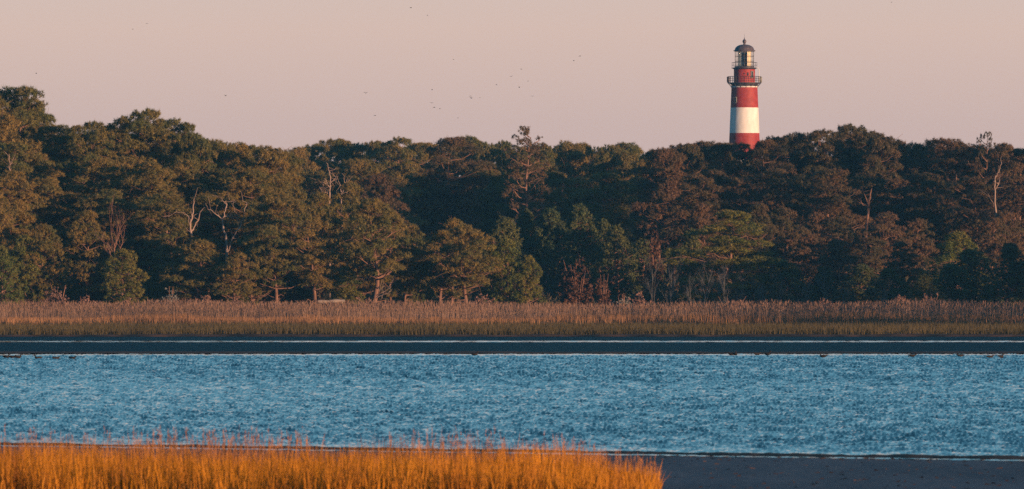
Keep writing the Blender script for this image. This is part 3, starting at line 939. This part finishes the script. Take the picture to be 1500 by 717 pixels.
def bush(name, px, top, wpx, d, label, mat, seed, cat='shrub', leaf=0.16, dense=420, twig=True, group=None, K=12):
    rng = np.random.default_rng(seed)
    gz = forest_z(d)
    H = wz(top, d) - gz
    R = wpx / F * d / 2
    o = empty(name, (wx(px, d), d, gz - 0.03), label, cat, group)
    st = MB()
    for i in range(9):
        a = rng.uniform(0, 6.28)
        e = np.array([math.cos(a) * R * 0.7 * rng.random(), math.sin(a) * R * 0.7 * rng.random(), H * rng.uniform(0.6, 0.95)])
        st.tube([np.zeros(3) + rng.normal(0, 0.06, 3) * [1, 1, 0], e * [0.4, 0.4, 0.5], e], [0.05, 0.035, 0.012], 5, False)
    st.build('stems', M['browntwig'], o, True)
    m = 26
    dd = rng.normal(0, 1, (m, 3))
    dd[:, 2] = np.abs(dd[:, 2])
    dd /= np.linalg.norm(dd, axis=1)[:, None]
    cc = dd * np.array([R * 0.75, R * 0.75, H * 0.72]) * rng.uniform(0.55, 1.0, (m, 1)) + np.array([0, 0, H * 0.12])
    idx = rng.integers(0, m, dense)
    c = cc[idx] + rng.normal(0, 1, (dense, 3)) * np.array([R * 0.16, R * 0.16, H * 0.11])
    c[:, 2] = np.abs(c[:, 2])
    ax_ = c / (np.linalg.norm(c, axis=1)[:, None] + 1e-6)
    v, f = pompoms(c, ax_, leaf * 1.6 * rng.uniform(0.7, 1.3, dense), K, leaf * 0.28, rng)
    link('foliage', mesh_np('foliage', v, f), mat, o)
    return o


bush('rust_shrub', 846, 374, 62, 1158, 'rust-red round shrub in front of the dark evergreens', M['rust'], 1, dense=520, leaf=0.2)
bush('rust_shrub', 884, 394, 30, 1158, 'small rust-red clump right of the round rust shrub', M['rust'], 2, dense=160, leaf=0.18)
bush('rust_sapling', 958, 328, 34, 1210, 'rust-leaved sapling leaning above the grey leafless pair', M['rust'], 3, cat='sapling', dense=300, leaf=0.2)
for i, (a, b, c_, l) in enumerate([(4, 428, 40, 'dry pinkish bush at the left edge of the reeds'), (52, 434, 48, 'low dry pinkish bush below the second young pine'),
                                   (122, 431, 38, 'rounded dry pinkish bush below the third young pine'), (86, 410, 54, 'brown leafy bush between two young pines at far left'),
                                   (186, 434, 46, 'low dark dry bush below the fourth young pine'), (300, 428, 44, 'mauve dry bush beside the spreading pine trunk'),
                                   (340, 434, 40, 'low mauve bush under the forked dark pine'),
                                   (536, 432, 74, 'broad dark bramble mound left of the largest front pine'), (1072, 431, 62, 'wide brown bush dome below the golden-topped pine'),
                                   (1206, 430, 58, 'brown bush at the reed edge in the right shade'), (1316, 431, 34, 'small round russet bush alone at the right reed edge'),
                                   (702, 432, 60, 'mauve thicket right of the thick-trunked front pine'), (936, 428, 44, 'dry bush below the grey leafless pair'),
                                   (1360, 428, 50, 'tawny bush in front of the lower right thicket')]):
    bush('dry_bush', a, b, c_, 1132 + (i % 3), l, M['bramble'], 20 + i, dense=260, leaf=0.14, group='dry bushes along the reed edge')
bush('silver_bush', 248, 416, 42, 1136, 'silvery grey bush beside the young pines at left', M['greybush'], 60, dense=260, leaf=0.14)
bush('silver_bush', 912, 426, 36, 1148, 'pale grey low bush below the dark central evergreens', M['greybush'], 61, dense=220, leaf=0.14)

# pale driftwood log
M['log'] = material('pale_driftwood', (0.20, 0.16, 0.135), (0.30, 0.24, 0.20), scale=1.5, rough=0.85, stretch=(0.3, 2, 2))
lo_ = empty('driftwood_log', (wx(486, 1131), 1131, wz(443.5, 1131)), 'pale weathered log lying between the trunks above the reeds', 'log')
mbl = MB()
xx = np.linspace(-1.35, 1.3, 9)
mbl.tube(np.stack([xx, 0.1 * np.sin(xx), 0.12 + 0.04 * np.sin(xx * 2)], -1), 0.17 + 0.03 * np.sin(xx * 5), 9)
mbl.build('trunk', M['log'], lo_, True)
for i, q in enumerate((-1.1, 1.0)):
    mm = MB()
    mm.tube([(q, 0, -0.6), (q + 0.03, 0, -0.2), (q, 0, 0.06)], [0.1, 0.09, 0.08], 6)
    mm.build('branch_stub', M['log'], lo_, True)

# shaded undergrowth inside the wood (reads as one mass)
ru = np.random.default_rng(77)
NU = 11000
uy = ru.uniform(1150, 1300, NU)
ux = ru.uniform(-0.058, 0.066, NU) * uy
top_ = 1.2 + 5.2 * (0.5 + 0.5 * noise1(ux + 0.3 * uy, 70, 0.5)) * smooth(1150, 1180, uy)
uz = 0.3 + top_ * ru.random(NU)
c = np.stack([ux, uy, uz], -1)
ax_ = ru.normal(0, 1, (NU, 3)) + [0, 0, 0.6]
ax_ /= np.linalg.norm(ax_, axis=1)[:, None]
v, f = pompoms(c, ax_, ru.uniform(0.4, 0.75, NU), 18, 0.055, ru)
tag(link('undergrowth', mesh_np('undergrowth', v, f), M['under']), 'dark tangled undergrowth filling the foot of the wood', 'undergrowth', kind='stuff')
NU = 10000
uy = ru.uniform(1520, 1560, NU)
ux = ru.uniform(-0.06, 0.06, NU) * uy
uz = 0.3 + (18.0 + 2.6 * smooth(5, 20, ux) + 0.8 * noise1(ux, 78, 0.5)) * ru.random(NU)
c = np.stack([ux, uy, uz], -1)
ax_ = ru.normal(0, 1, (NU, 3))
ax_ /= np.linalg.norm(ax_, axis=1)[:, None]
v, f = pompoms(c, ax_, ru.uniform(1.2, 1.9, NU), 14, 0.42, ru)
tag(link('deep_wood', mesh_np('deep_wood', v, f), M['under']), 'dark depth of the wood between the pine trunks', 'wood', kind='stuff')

# ------------------------------------------------------------------ lighthouse
LD = 2083.0
PXM = F / LD                      # photo pixels per metre there
LX = wx(1090.5, LD)
LZ0 = 3.3
M['lred'] = material('red_painted_brick', (0.22, 0.022, 0.018), (0.30, 0.036, 0.030), scale=1.2, rough=0.65, bump=0.15, bscale=14)
M['lwhite'] = material('white_painted_brick', (0.57, 0.55, 0.525), (0.70, 0.68, 0.65), scale=1.4, rough=0.65, bump=0.15, bscale=14, stretch=(1, 1, 0.35))
M['iron'] = material('dark_painted_iron', (0.030, 0.026, 0.030), (0.06, 0.05, 0.055), scale=3, rough=0.5, spec=0.4)
M['roofiron'] = material('weathered_dome_iron', (0.055, 0.045, 0.055), (0.10, 0.08, 0.09), scale=2, rough=0.45, spec=0.4)
M['lens'] = material('lens_barrel', (0.05, 0.045, 0.04), (0.16, 0.13, 0.10), scale=5, rough=0.35)
M['cream'] = material('cream_bright_panel', (0.80, 0.70, 0.50), (0.86, 0.77, 0.56), scale=2, rough=0.7)
M['winglass'] = material('dark_window_glass', (0.03, 0.035, 0.045), rough=0.1, spec=0.5)
gm = bpy.data.materials.new('lantern_glass')
gm.use_nodes = True
gn = gm.node_tree
gn.nodes.clear()
go_ = gn.nodes.new('ShaderNodeOutputMaterial')
ga = gn.nodes.new('ShaderNodeBsdfTransparent')
gb = gn.nodes.new('ShaderNodeBsdfGlossy')
gb.inputs['Roughness'].default_value = 0.03
gx_fac = 0.07
gx = gn.nodes.new('ShaderNodeMixShader')
ga.inputs['Color'].default_value = (0.99, 0.985, 0.97, 1)
gx.inputs[0].default_value = gx_fac
gn.links.new(ga.outputs[0], gx.inputs[1])
gn.links.new(gb.outputs[0], gx.inputs[2])
gn.links.new(gx.outputs[0], go_.inputs[0])
M['glass'] = gm

lh = empty('lighthouse', (LX, LD, LZ0), 'red and white banded lighthouse with dark iron lantern above the wood', 'lighthouse')


def lz(py):
    return wz(py, LD) - LZ0


Z_TOP = lz(128.0)
R_TOP = 38.2 / PXM / 2
SLOPE = (45.2 - 38.2) / (213 - 128.0) / 2          # metres of radius per metre down


def tr_(z):
    return R_TOP + SLOPE * (Z_TOP - z) + 0.0016 * max(0, (Z_TOP - z) - 18) ** 1.6


edges = [Z_TOP, lz(158), lz(195.3), lz(233), lz(270), lz(308), lz(346), 0.0]
edges = [e for e in edges]
for i in range(len(edges) - 1):
    a, b = edges[i], edges[i + 1]
    if b >= a:
        continue
    m_ = MB()
    zz = np.linspace(a, b, 6)
    m_.lathe([(tr_(z) + (0.004 if i % 2 else 0.0), z) for z in zz], 64)
    o = m_.build('tower_band', M['lwhite'] if i % 2 else M['lred'], lh, True)
    o['label'] = 'white painted band of the tower' if i % 2 else 'red painted band of the tower'
m_ = MB()
m_.lathe([(tr_(Z_TOP) + .02, Z_TOP - 0.06), (tr_(Z_TOP) + 0.10, Z_TOP - 0.04), (tr_(Z_TOP) + 0.10, Z_TOP + .14), (tr_(Z_TOP) + .0, Z_TOP + .16)], 48)
m_.build('string_course', M['lwhite'], lh)
z1, z2 = Z_TOP + 0.16, lz(121.3)
m_ = MB()
m_.lathe([(R_TOP, z1), (R_TOP + .02, z1 + .25), (R_TOP + 0.18, z2 - 0.32), (R_TOP + 0.30, z2 - 0.18), (0.0, z2 - 0.18)], 48)
m_.build('corbel', M['iron'], lh, True)
RG = 49.0 / PXM / 2
m_ = MB()
m_.lathe([(0, z2 - 0.176), (RG, z2 - 0.176), (RG + .03, z2 - 0.1), (RG + .03, z2), (0, z2)], 48)
m_.build('gallery_deck', M['iron'], lh)
for i in range(16):
    a = i / 16 * 2 * np.pi + 0.1
    m_ = MB()
    ca, sa = math.cos(a), math.sin(a)
    pts = [(RG * 0.96, z2 - 0.22), (RG * .9, z2 - 0.42), (R_TOP + 0.16, z2 - 0.62), (R_TOP + 0.03, z2 - 0.95)]
    m_.tube([(r * ca, r * sa, z) for r, z in pts], 0.05, 5)
    m_.build('bracket', M['iron'], lh)


def railing(R, z, h, n, name, nr=3, pr=0.035):
    rail = MB()
    th = np.linspace(0, 2 * np.pi, 49)
    for k in range(nr):
        zz = z + h * (k + 1) / nr
        rail.tube(np.stack([R * np.cos(th), R * np.sin(th), np.full(49, zz)], -1), 0.02 if k < nr - 1 else 0.028, 5, False)
    ro = rail.build(name, M['iron'], lh)
    pm = MB()
    pm.tube([(0, 0, 0), (0, 0, h * 0.5), (0, 0, h + 0.03)], pr, 6)
    me = pm.mesh('baluster')
    for i in range(n):
        a = (i + 0.5) / n * 2 * np.pi
        o = link('baluster', me, M['iron'], ro)
        o.location = (R * math.cos(a), R * math.sin(a), z)
    return ro


railing(RG - 0.05, z2, 1.12, 28, 'gallery_railing', 3)
RW = 31.0 / PXM / 2
z3 = lz(99.6)
m_ = MB()
m_.lathe([(RW, z2), (RW, z3 - 0.14)], 48)
m_.build('watch_room', M['lred'], lh, True)
RU = 37.5 / PXM / 2
m_ = MB()
m_.lathe([(RW + .01, z3 - 0.30), (RU - .2, z3 - 0.13), (RU, z3 - 0.12), (RU, z3), (0, z3)], 48)
m_.build('upper_gallery', M['iron'], lh)
railing(RU - 0.03, z3, 0.95, 20, 'upper_railing', 2, 0.018)
# windows / vents of the watch room and tower
def wall_item(name, px, py, wpx, hpx, Rr, mat, frame=None):
    z = lz(py)
    R_ = Rr if Rr else tr_(z)
    sx_ = (px - 1090.5) / PXM
    ang = math.asin(max(-0.98, min(0.98, sx_ / R_)))
    wd = wpx / PXM / max(0.35, math.cos(ang))
    hgt = hpx / PXM
    cx, cy = math.sin(ang) * (R_ + 0.02), -math.cos(ang) * (R_ + 0.02)
    par = lh
    if frame:
        fm = MB()
        for (ox, oz, sw, shh) in ((-wd / 2, 0, 0.12, hgt + .24), (wd / 2, 0, 0.12, hgt + .24), (0, hgt / 2 + .06, wd - .12, 0.12), (0, -hgt / 2 - .06, wd - .12, 0.12)):
            fm.box((cx + math.cos(ang) * ox, cy + math.sin(ang) * ox, z + oz), (sw, 0.16, shh), ang)
        par = fm.build(name, frame, lh)
        pm = MB()
        pm.box((cx, cy, z), (wd - .12, 0.06, hgt), ang)
        pm.build('pane', mat, par)
    else:
        pm = MB()
        pm.box((cx, cy, z), (wd, 0.1, hgt), ang)
        pm.build(name, mat, lh)


wall_item('window', 1101.3, 109.5, 3.0, 8.5, RW, M['winglass'], M['greybush'])
wall_item('window', 1077, 147, 3.2, 7.0, None, M['winglass'], M['greybush'])
wall_item('vent', 1095.3, 109, 2.0, 4.5, RW, M['iron'])
wall_item('vent', 1090.2, 108.2, 1.6, 1.8, RW, M['iron'])
wall_item('vent', 1082, 108.2, 1.2, 1.6, RW, M['iron'])
m_ = MB()
ppx = 1112.0
m_.tube([((ppx - 1090.5) / PXM, -0.6, z2), ((ppx - 1090.5) / PXM, -0.6, z3 - 0.6), ((ppx - 1090.5) / PXM - 0.1, -0.6, z3 - 0.1), ((1107 - 1090.5) / PXM, -0.5, z3 + .05)], 0.06, 6)
m_.build('standpipe', M['lwhite'], lh)
for s in (-1, 1):
    m_ = MB()
    m_.box((s * (RG - 0.1), 0.0, z2 + 0.55), (0.5, 0.9, 1.05))
    m_.build('equipment_box', M['iron'] if s < 0 else M['greybush'], lh)
# lantern
RL = 28.6 / PXM / 2
z4 = lz(75.4)
NF = 10
z0l = z3 + 0.05
m_ = MB()
m_.lathe([(RL + .05, z3), (RL + .05, z3 + .28), (RL - .08, z3 + .30)], NF * 2)
m_.build('lantern_sill', M['iron'], lh)
cage = MB()
for i in range(NF):
    a = (i + 0.5) / NF * 2 * np.pi
    cage.tube([(RL * math.cos(a), RL * math.sin(a), z3 + .28), (RL * math.cos(a), RL * math.sin(a), z4)], 0.032, 5)
for k in (1, 2):
    zz = z3 + .28 + (z4 - z3 - .28) * k / 3
    pts = [(RL * math.cos((i + .5) / NF * 2 * np.pi), RL * math.sin((i + .5) / NF * 2 * np.pi), zz) for i in range(NF + 1)]
    cage.tube(pts, 0.03, 5, False)
cg = cage.build('lantern_frame', M['iron'], lh)
side = 2 * RL * math.sin(math.pi / NF) - 0.08
hp = (z4 - z3 - .28) / 3 - 0.08
pm = MB()
pm.box((0, 0, 0), (side, 0.02, hp))
pme = pm.mesh('pane')
ap = RL * math.cos(math.pi / NF)
for i in range(NF):
    for k in range(3):
        a = (i + 1) / NF * 2 * np.pi
        o = link('pane', pme, M['glass'], cg)
        o.location = (ap * math.cos(a), ap * math.sin(a), z3 + .28 + (z4 - z3 - .28) * (k + .5) / 3)
        o.rotation_euler = (0, 0, a + math.pi / 2)
m_ = MB()
zl = np.linspace(z3 + .1, z4 - 0.15, 13)
m_.lathe([(0.52 + 0.07 * (j % 2), z) for j, z in enumerate(zl)], 20)
m_.build('lens', M['lens'], lh, True)
for (a0, a1) in ((-0.95, -0.42), (0.36, 0.98)):  # cream panels added behind the glass to stand for its bright golden light
    m_ = MB()
    m_.lathe([(RL * 0.80, z3 + .2), (RL * 0.80, z4 - 0.1)], 8, 0, 0, -math.pi / 2 + a0, -math.pi / 2 + a1)
    m_.build('bright_panel', M['cream'], lh, True)
# dome
RE = 32.0 / PXM / 2
z5 = lz(65.5)
m_ = MB()
prof = [(RL * .9, z4 - 0.06), (RE - .08, z4 - 0.02), (RE, z4 + .06), (RE, z4 + .16), (RE - .22, z4 + .22)]
hd = z5 - z4 - .22
for t in np.linspace(0.12, 1, 9):
    prof.append(((RE - .22) * math.cos(t * math.pi / 2 * 0.93), z4 + .22 + hd * math.sin(t * math.pi / 2)))
m_.lathe(prof, 40)
dm = m_.build('dome_roof', M['roofiron'], lh, True)
m_ = MB()
m_.lathe([(0.24, z5 - .1), (0.20, z5 + .25), (0.28, z5 + .32), (0.36, z5 + .5), (0.33, z5 + .74), (0.2, z5 + .9), (0.08, z5 + .98), (0.05, z5 + 1.25), (0, z5 + 1.26)], 16)
m_.build('ball_finial', M['roofiron'], dm, True)
m_ = MB()
m_.tube([(0, 0, z5 + 1.2), (0, 0, z5 + 1.6), (0, 0, z5 + 2.0)], [0.03, 0.022, 0.012], 5)
m_.build('lightning_rod', M['iron'], dm)

# ------------------------------------------------------------------ birds
M['duck'] = material('dark_duck_feathers', (0.010, 0.009, 0.009), (0.022, 0.018, 0.016), scale=12, rough=0.8)
M['bill'] = material('dark_bill', (0.04, 0.035, 0.03), rough=0.6)
M['bird'] = material('dark_bird_feathers', (0.02, 0.018, 0.018), (0.035, 0.03, 0.03), scale=20, rough=0.8)


def duck_meshes(headup=True):
    b = MB()
    prof = [(-0.27, 0.015, 0.11), (-0.22, 0.045, 0.10), (-0.12, 0.095, 0.075), (0.0, 0.115, 0.06), (0.10, 0.105, 0.06), (0.17, 0.07, 0.07), (0.21, 0.015, 0.08)]
    rings = []
    for x, r, zc in prof:
        th = np.linspace(0, 2 * np.pi, 10, endpoint=False)
        rings.append(np.stack([np.full(10, x), r * np.cos(th), zc + 0.75 * r * np.sin(th)], -1))
    v = np.vstack(rings)
    b.add(v, grid_loop(10, len(prof)))
    h = MB()
    hz = 0.21 if headup else 0.13
    h.tube([(0.13, 0, 0.09), (0.17, 0, 0.15 if headup else .11), (0.19, 0, hz)], [0.05, 0.038, 0.036], 8)
    h.ball((0.205, 0, hz + 0.01), (0.055, 0.042, 0.045))
    k = MB()
    k.tube([(0.245, 0, hz + .005), (0.29, 0, hz - 0.005), (0.315, 0, hz - 0.008)], [0.018, 0.016, 0.006], 6)
    return b.mesh('body', True), h.mesh('head', True), k.mesh('bill')


def grid_loop(n, m):
    i = np.arange(m - 1)[:, None] * n
    j = np.arange(n)[None, :]
    return np.stack([i + j, i + (j + 1) % n, i + n + (j + 1) % n, i + n + j], -1).reshape(-1, 4)


DM = [duck_meshes(True), duck_meshes(False)]
DUCKS = [(9, 523.2, 0, 'leftmost of three dark ducks close together at the far left'), (18, 523.2, 1, 'middle one of three dark ducks close together at the far left'),
         (26, 523.4, 0, 'right one of three dark ducks close together at the far left'), (56, 524.8, 0, 'dark duck swimming alone right of the trio at far left'),
         (82, 525.2, 1, 'dark duck fifth from the left edge of the water'), (106, 524.8, 1, 'dark duck sixth from the left edge of the water'),
         (695, 519.5, 0, 'lone dark duck near the middle of the far waterline'), (1072, 519.2, 1, 'left duck of the close pair by the far mud bar'),
         (1077.5, 519.2, 0, 'right duck of the close pair by the far mud bar'), (1109, 519.0, 1, 'dark duck just right of the close pair by the mud bar'),
         (1124, 519.0, 0, 'second dark duck right of the close pair by the mud bar'), (1206, 522.2, 0, 'dark duck with raised head swimming right of the mud bar ducks'),
         (1336, 521.4, 1, 'low dark duck, fourth from the right edge'), (1407, 521.2, 1, 'low dark duck, third from the right edge'),
         (1450, 523.2, 1, 'round dark duck, second from the right edge'), (1466, 522.6, 0, 'upright dark duck nearest the right edge')]
for i, (a, b, k, l) in enumerate(DUCKS):
    d = F * (CAM_H - WATER_Z - 0.05) / (b + 1.3 - HY)
    d = min(d, FAR_EDGE - 6)
    face = math.pi if i in (3, 7, 11, 13) else 0.0
    o = empty('duck', (wx(a, d), d, WATER_Z + 0.05), l, 'duck', 'ducks along the far side of the lagoon', face + (i % 5 - 2) * 0.25 + (1.2 if i in (15, 8) else 0), (0.82, 0.82, 0.82))
    link('body', DM[k][0], M['duck'], o)
    hd_ = link('head', DM[k][1], M['duck'], o)
    link('bill', DM[k][2], M['bill'], hd_)


def bird_meshes(up):
    b = MB()
    b.tube([(-0.09, 0, 0), (-0.05, 0, 0), (0, 0, 0), (0.06, 0, 0.005), (0.085, 0, 0.01)], [0.006, 0.02, 0.03, 0.022, 0.006], 8)
    wn = []
    for s in (-1, 1):
        w_ = MB()
        t = 0.012
        pl = np.array([(0.045, 0.02, 0), (-0.045, 0.02, 0), (0.04, 0.11, 0.5), (-0.035, 0.11, 0.5), (-0.045, 0.20, 1.0)])
        pl = pl * [1, s, up * 0.14]
        v = np.vstack([pl + [0, 0, t / 2], pl - [0, 0, t / 2]])
        f = [(0, 1, 3), (0, 3, 2), (2, 3, 4), (5, 8, 6), (5, 7, 8), (7, 9, 8), (0, 2, 7), (0, 7, 5), (2, 4, 9), (2, 9, 7), (4, 3, 8), (4, 8, 9), (3, 1, 6), (3, 6, 8), (1, 0, 5), (1, 5, 6)]
        w_.add(v, f)
        wn.append(w_.mesh('wing'))
    return b.mesh('body', True), wn


BM = [bird_meshes(0.7), bird_meshes(0.15), bird_meshes(-0.35)]
BIRDS = [(53, 108, 'just above the tall trees at the far left'), (194.5, 43, 'left lower one of two at the upper left'), (215, 34.5, 'right upper one of two at the upper left'),
         (330.5, 140.5, 'alone over the dip right of the left pines'), (602, 11.5, 'highest of all, near the top edge left of centre'),
         (626, 22.5, 'just below and right of the highest bird'), (535.7, 136.6, 'darkest one left of the central flock'), (549.5, 169.5, 'low one left of the central flock'),
         (664.2, 87.3, 'alone above the central flock'), (633, 132, 'top one of the column left of the flock'), (632.6, 151, 'darkest one of the column left of the flock'),
         (636.2, 157.4, 'third one down the column left of the flock'), (644.4, 159.7, 'lowest one of the column left of the flock'),
         (670.6, 173, 'lowest one under the central flock'), (689.3, 141, 'upper left one of the trio amid the flock'), (690.4, 144.2, 'lower left one of the trio amid the flock'),
         (703, 143.3, 'right one of the trio amid the flock'), (727.2, 124.3, 'leftmost of the loose six right of the flock'), (748.5, 112.4, 'second from left of the loose six right of the flock'),
         (763.8, 101.6, 'topmost of the loose six right of the flock'), (773.6, 119, 'right of the topmost of the loose six'), (760.6, 128.4, 'lower middle one of the loose six'),
         (779.6, 141.2, 'lowest right one of the loose six'), (849.6, 82.2, 'right one of two over the gap right of centre'), (840.6, 89.4, 'left lower one of two over the gap right of centre'),
         (1306, 3.5, 'at the top edge right of the lighthouse')]
for i, (a, b, l) in enumerate(BIRDS):
    d = 1000 + (i * 53) % 180
    k = i % 3
    s = 0.66 + 0.1 * ((i * 5) % 4)
    if l.startswith('darkest') or l.startswith('highest'):
        s = 1.1
    o = empty('flying_bird', (wx(a, d), d, wz(b, d)), 'tiny dark bird, ' + l, 'bird', 'birds scattered over the pink sky', [0.3, 2.8, 1.2, -0.6][i % 4], (s, s, s))
    link('body', BM[k][0], M['bird'], o)
    for wme in BM[k][1]:
        link('wing', wme, M['bird'], o)

# ------------------------------------------------------------------ haze
hb_ = MB()
hb_.box((0, 1600, 29.0), (5400, 4200, 61.4))
hz_ = hb_.build('haze', None)
hm = bpy.data.materials.new('thin_evening_haze')
hm.use_nodes = True
hm.node_tree.nodes.clear()
ho = hm.node_tree.nodes.new('ShaderNodeOutputMaterial')
hv = hm.node_tree.nodes.new('ShaderNodeVolumePrincipled')
hv.inputs['Color'].default_value = (0.14, 0.52, 1.0, 1)
hv.inputs['Density'].default_value = 0.00005
hv.inputs['Anisotropy'].default_value = 0.0
hm.node_tree.links.new(hv.outputs[0], ho.inputs['Volume'])
hz_.data.materials.append(hm)
tag(hz_, 'thin bluish evening haze over the marsh and wood', kind='stuff')
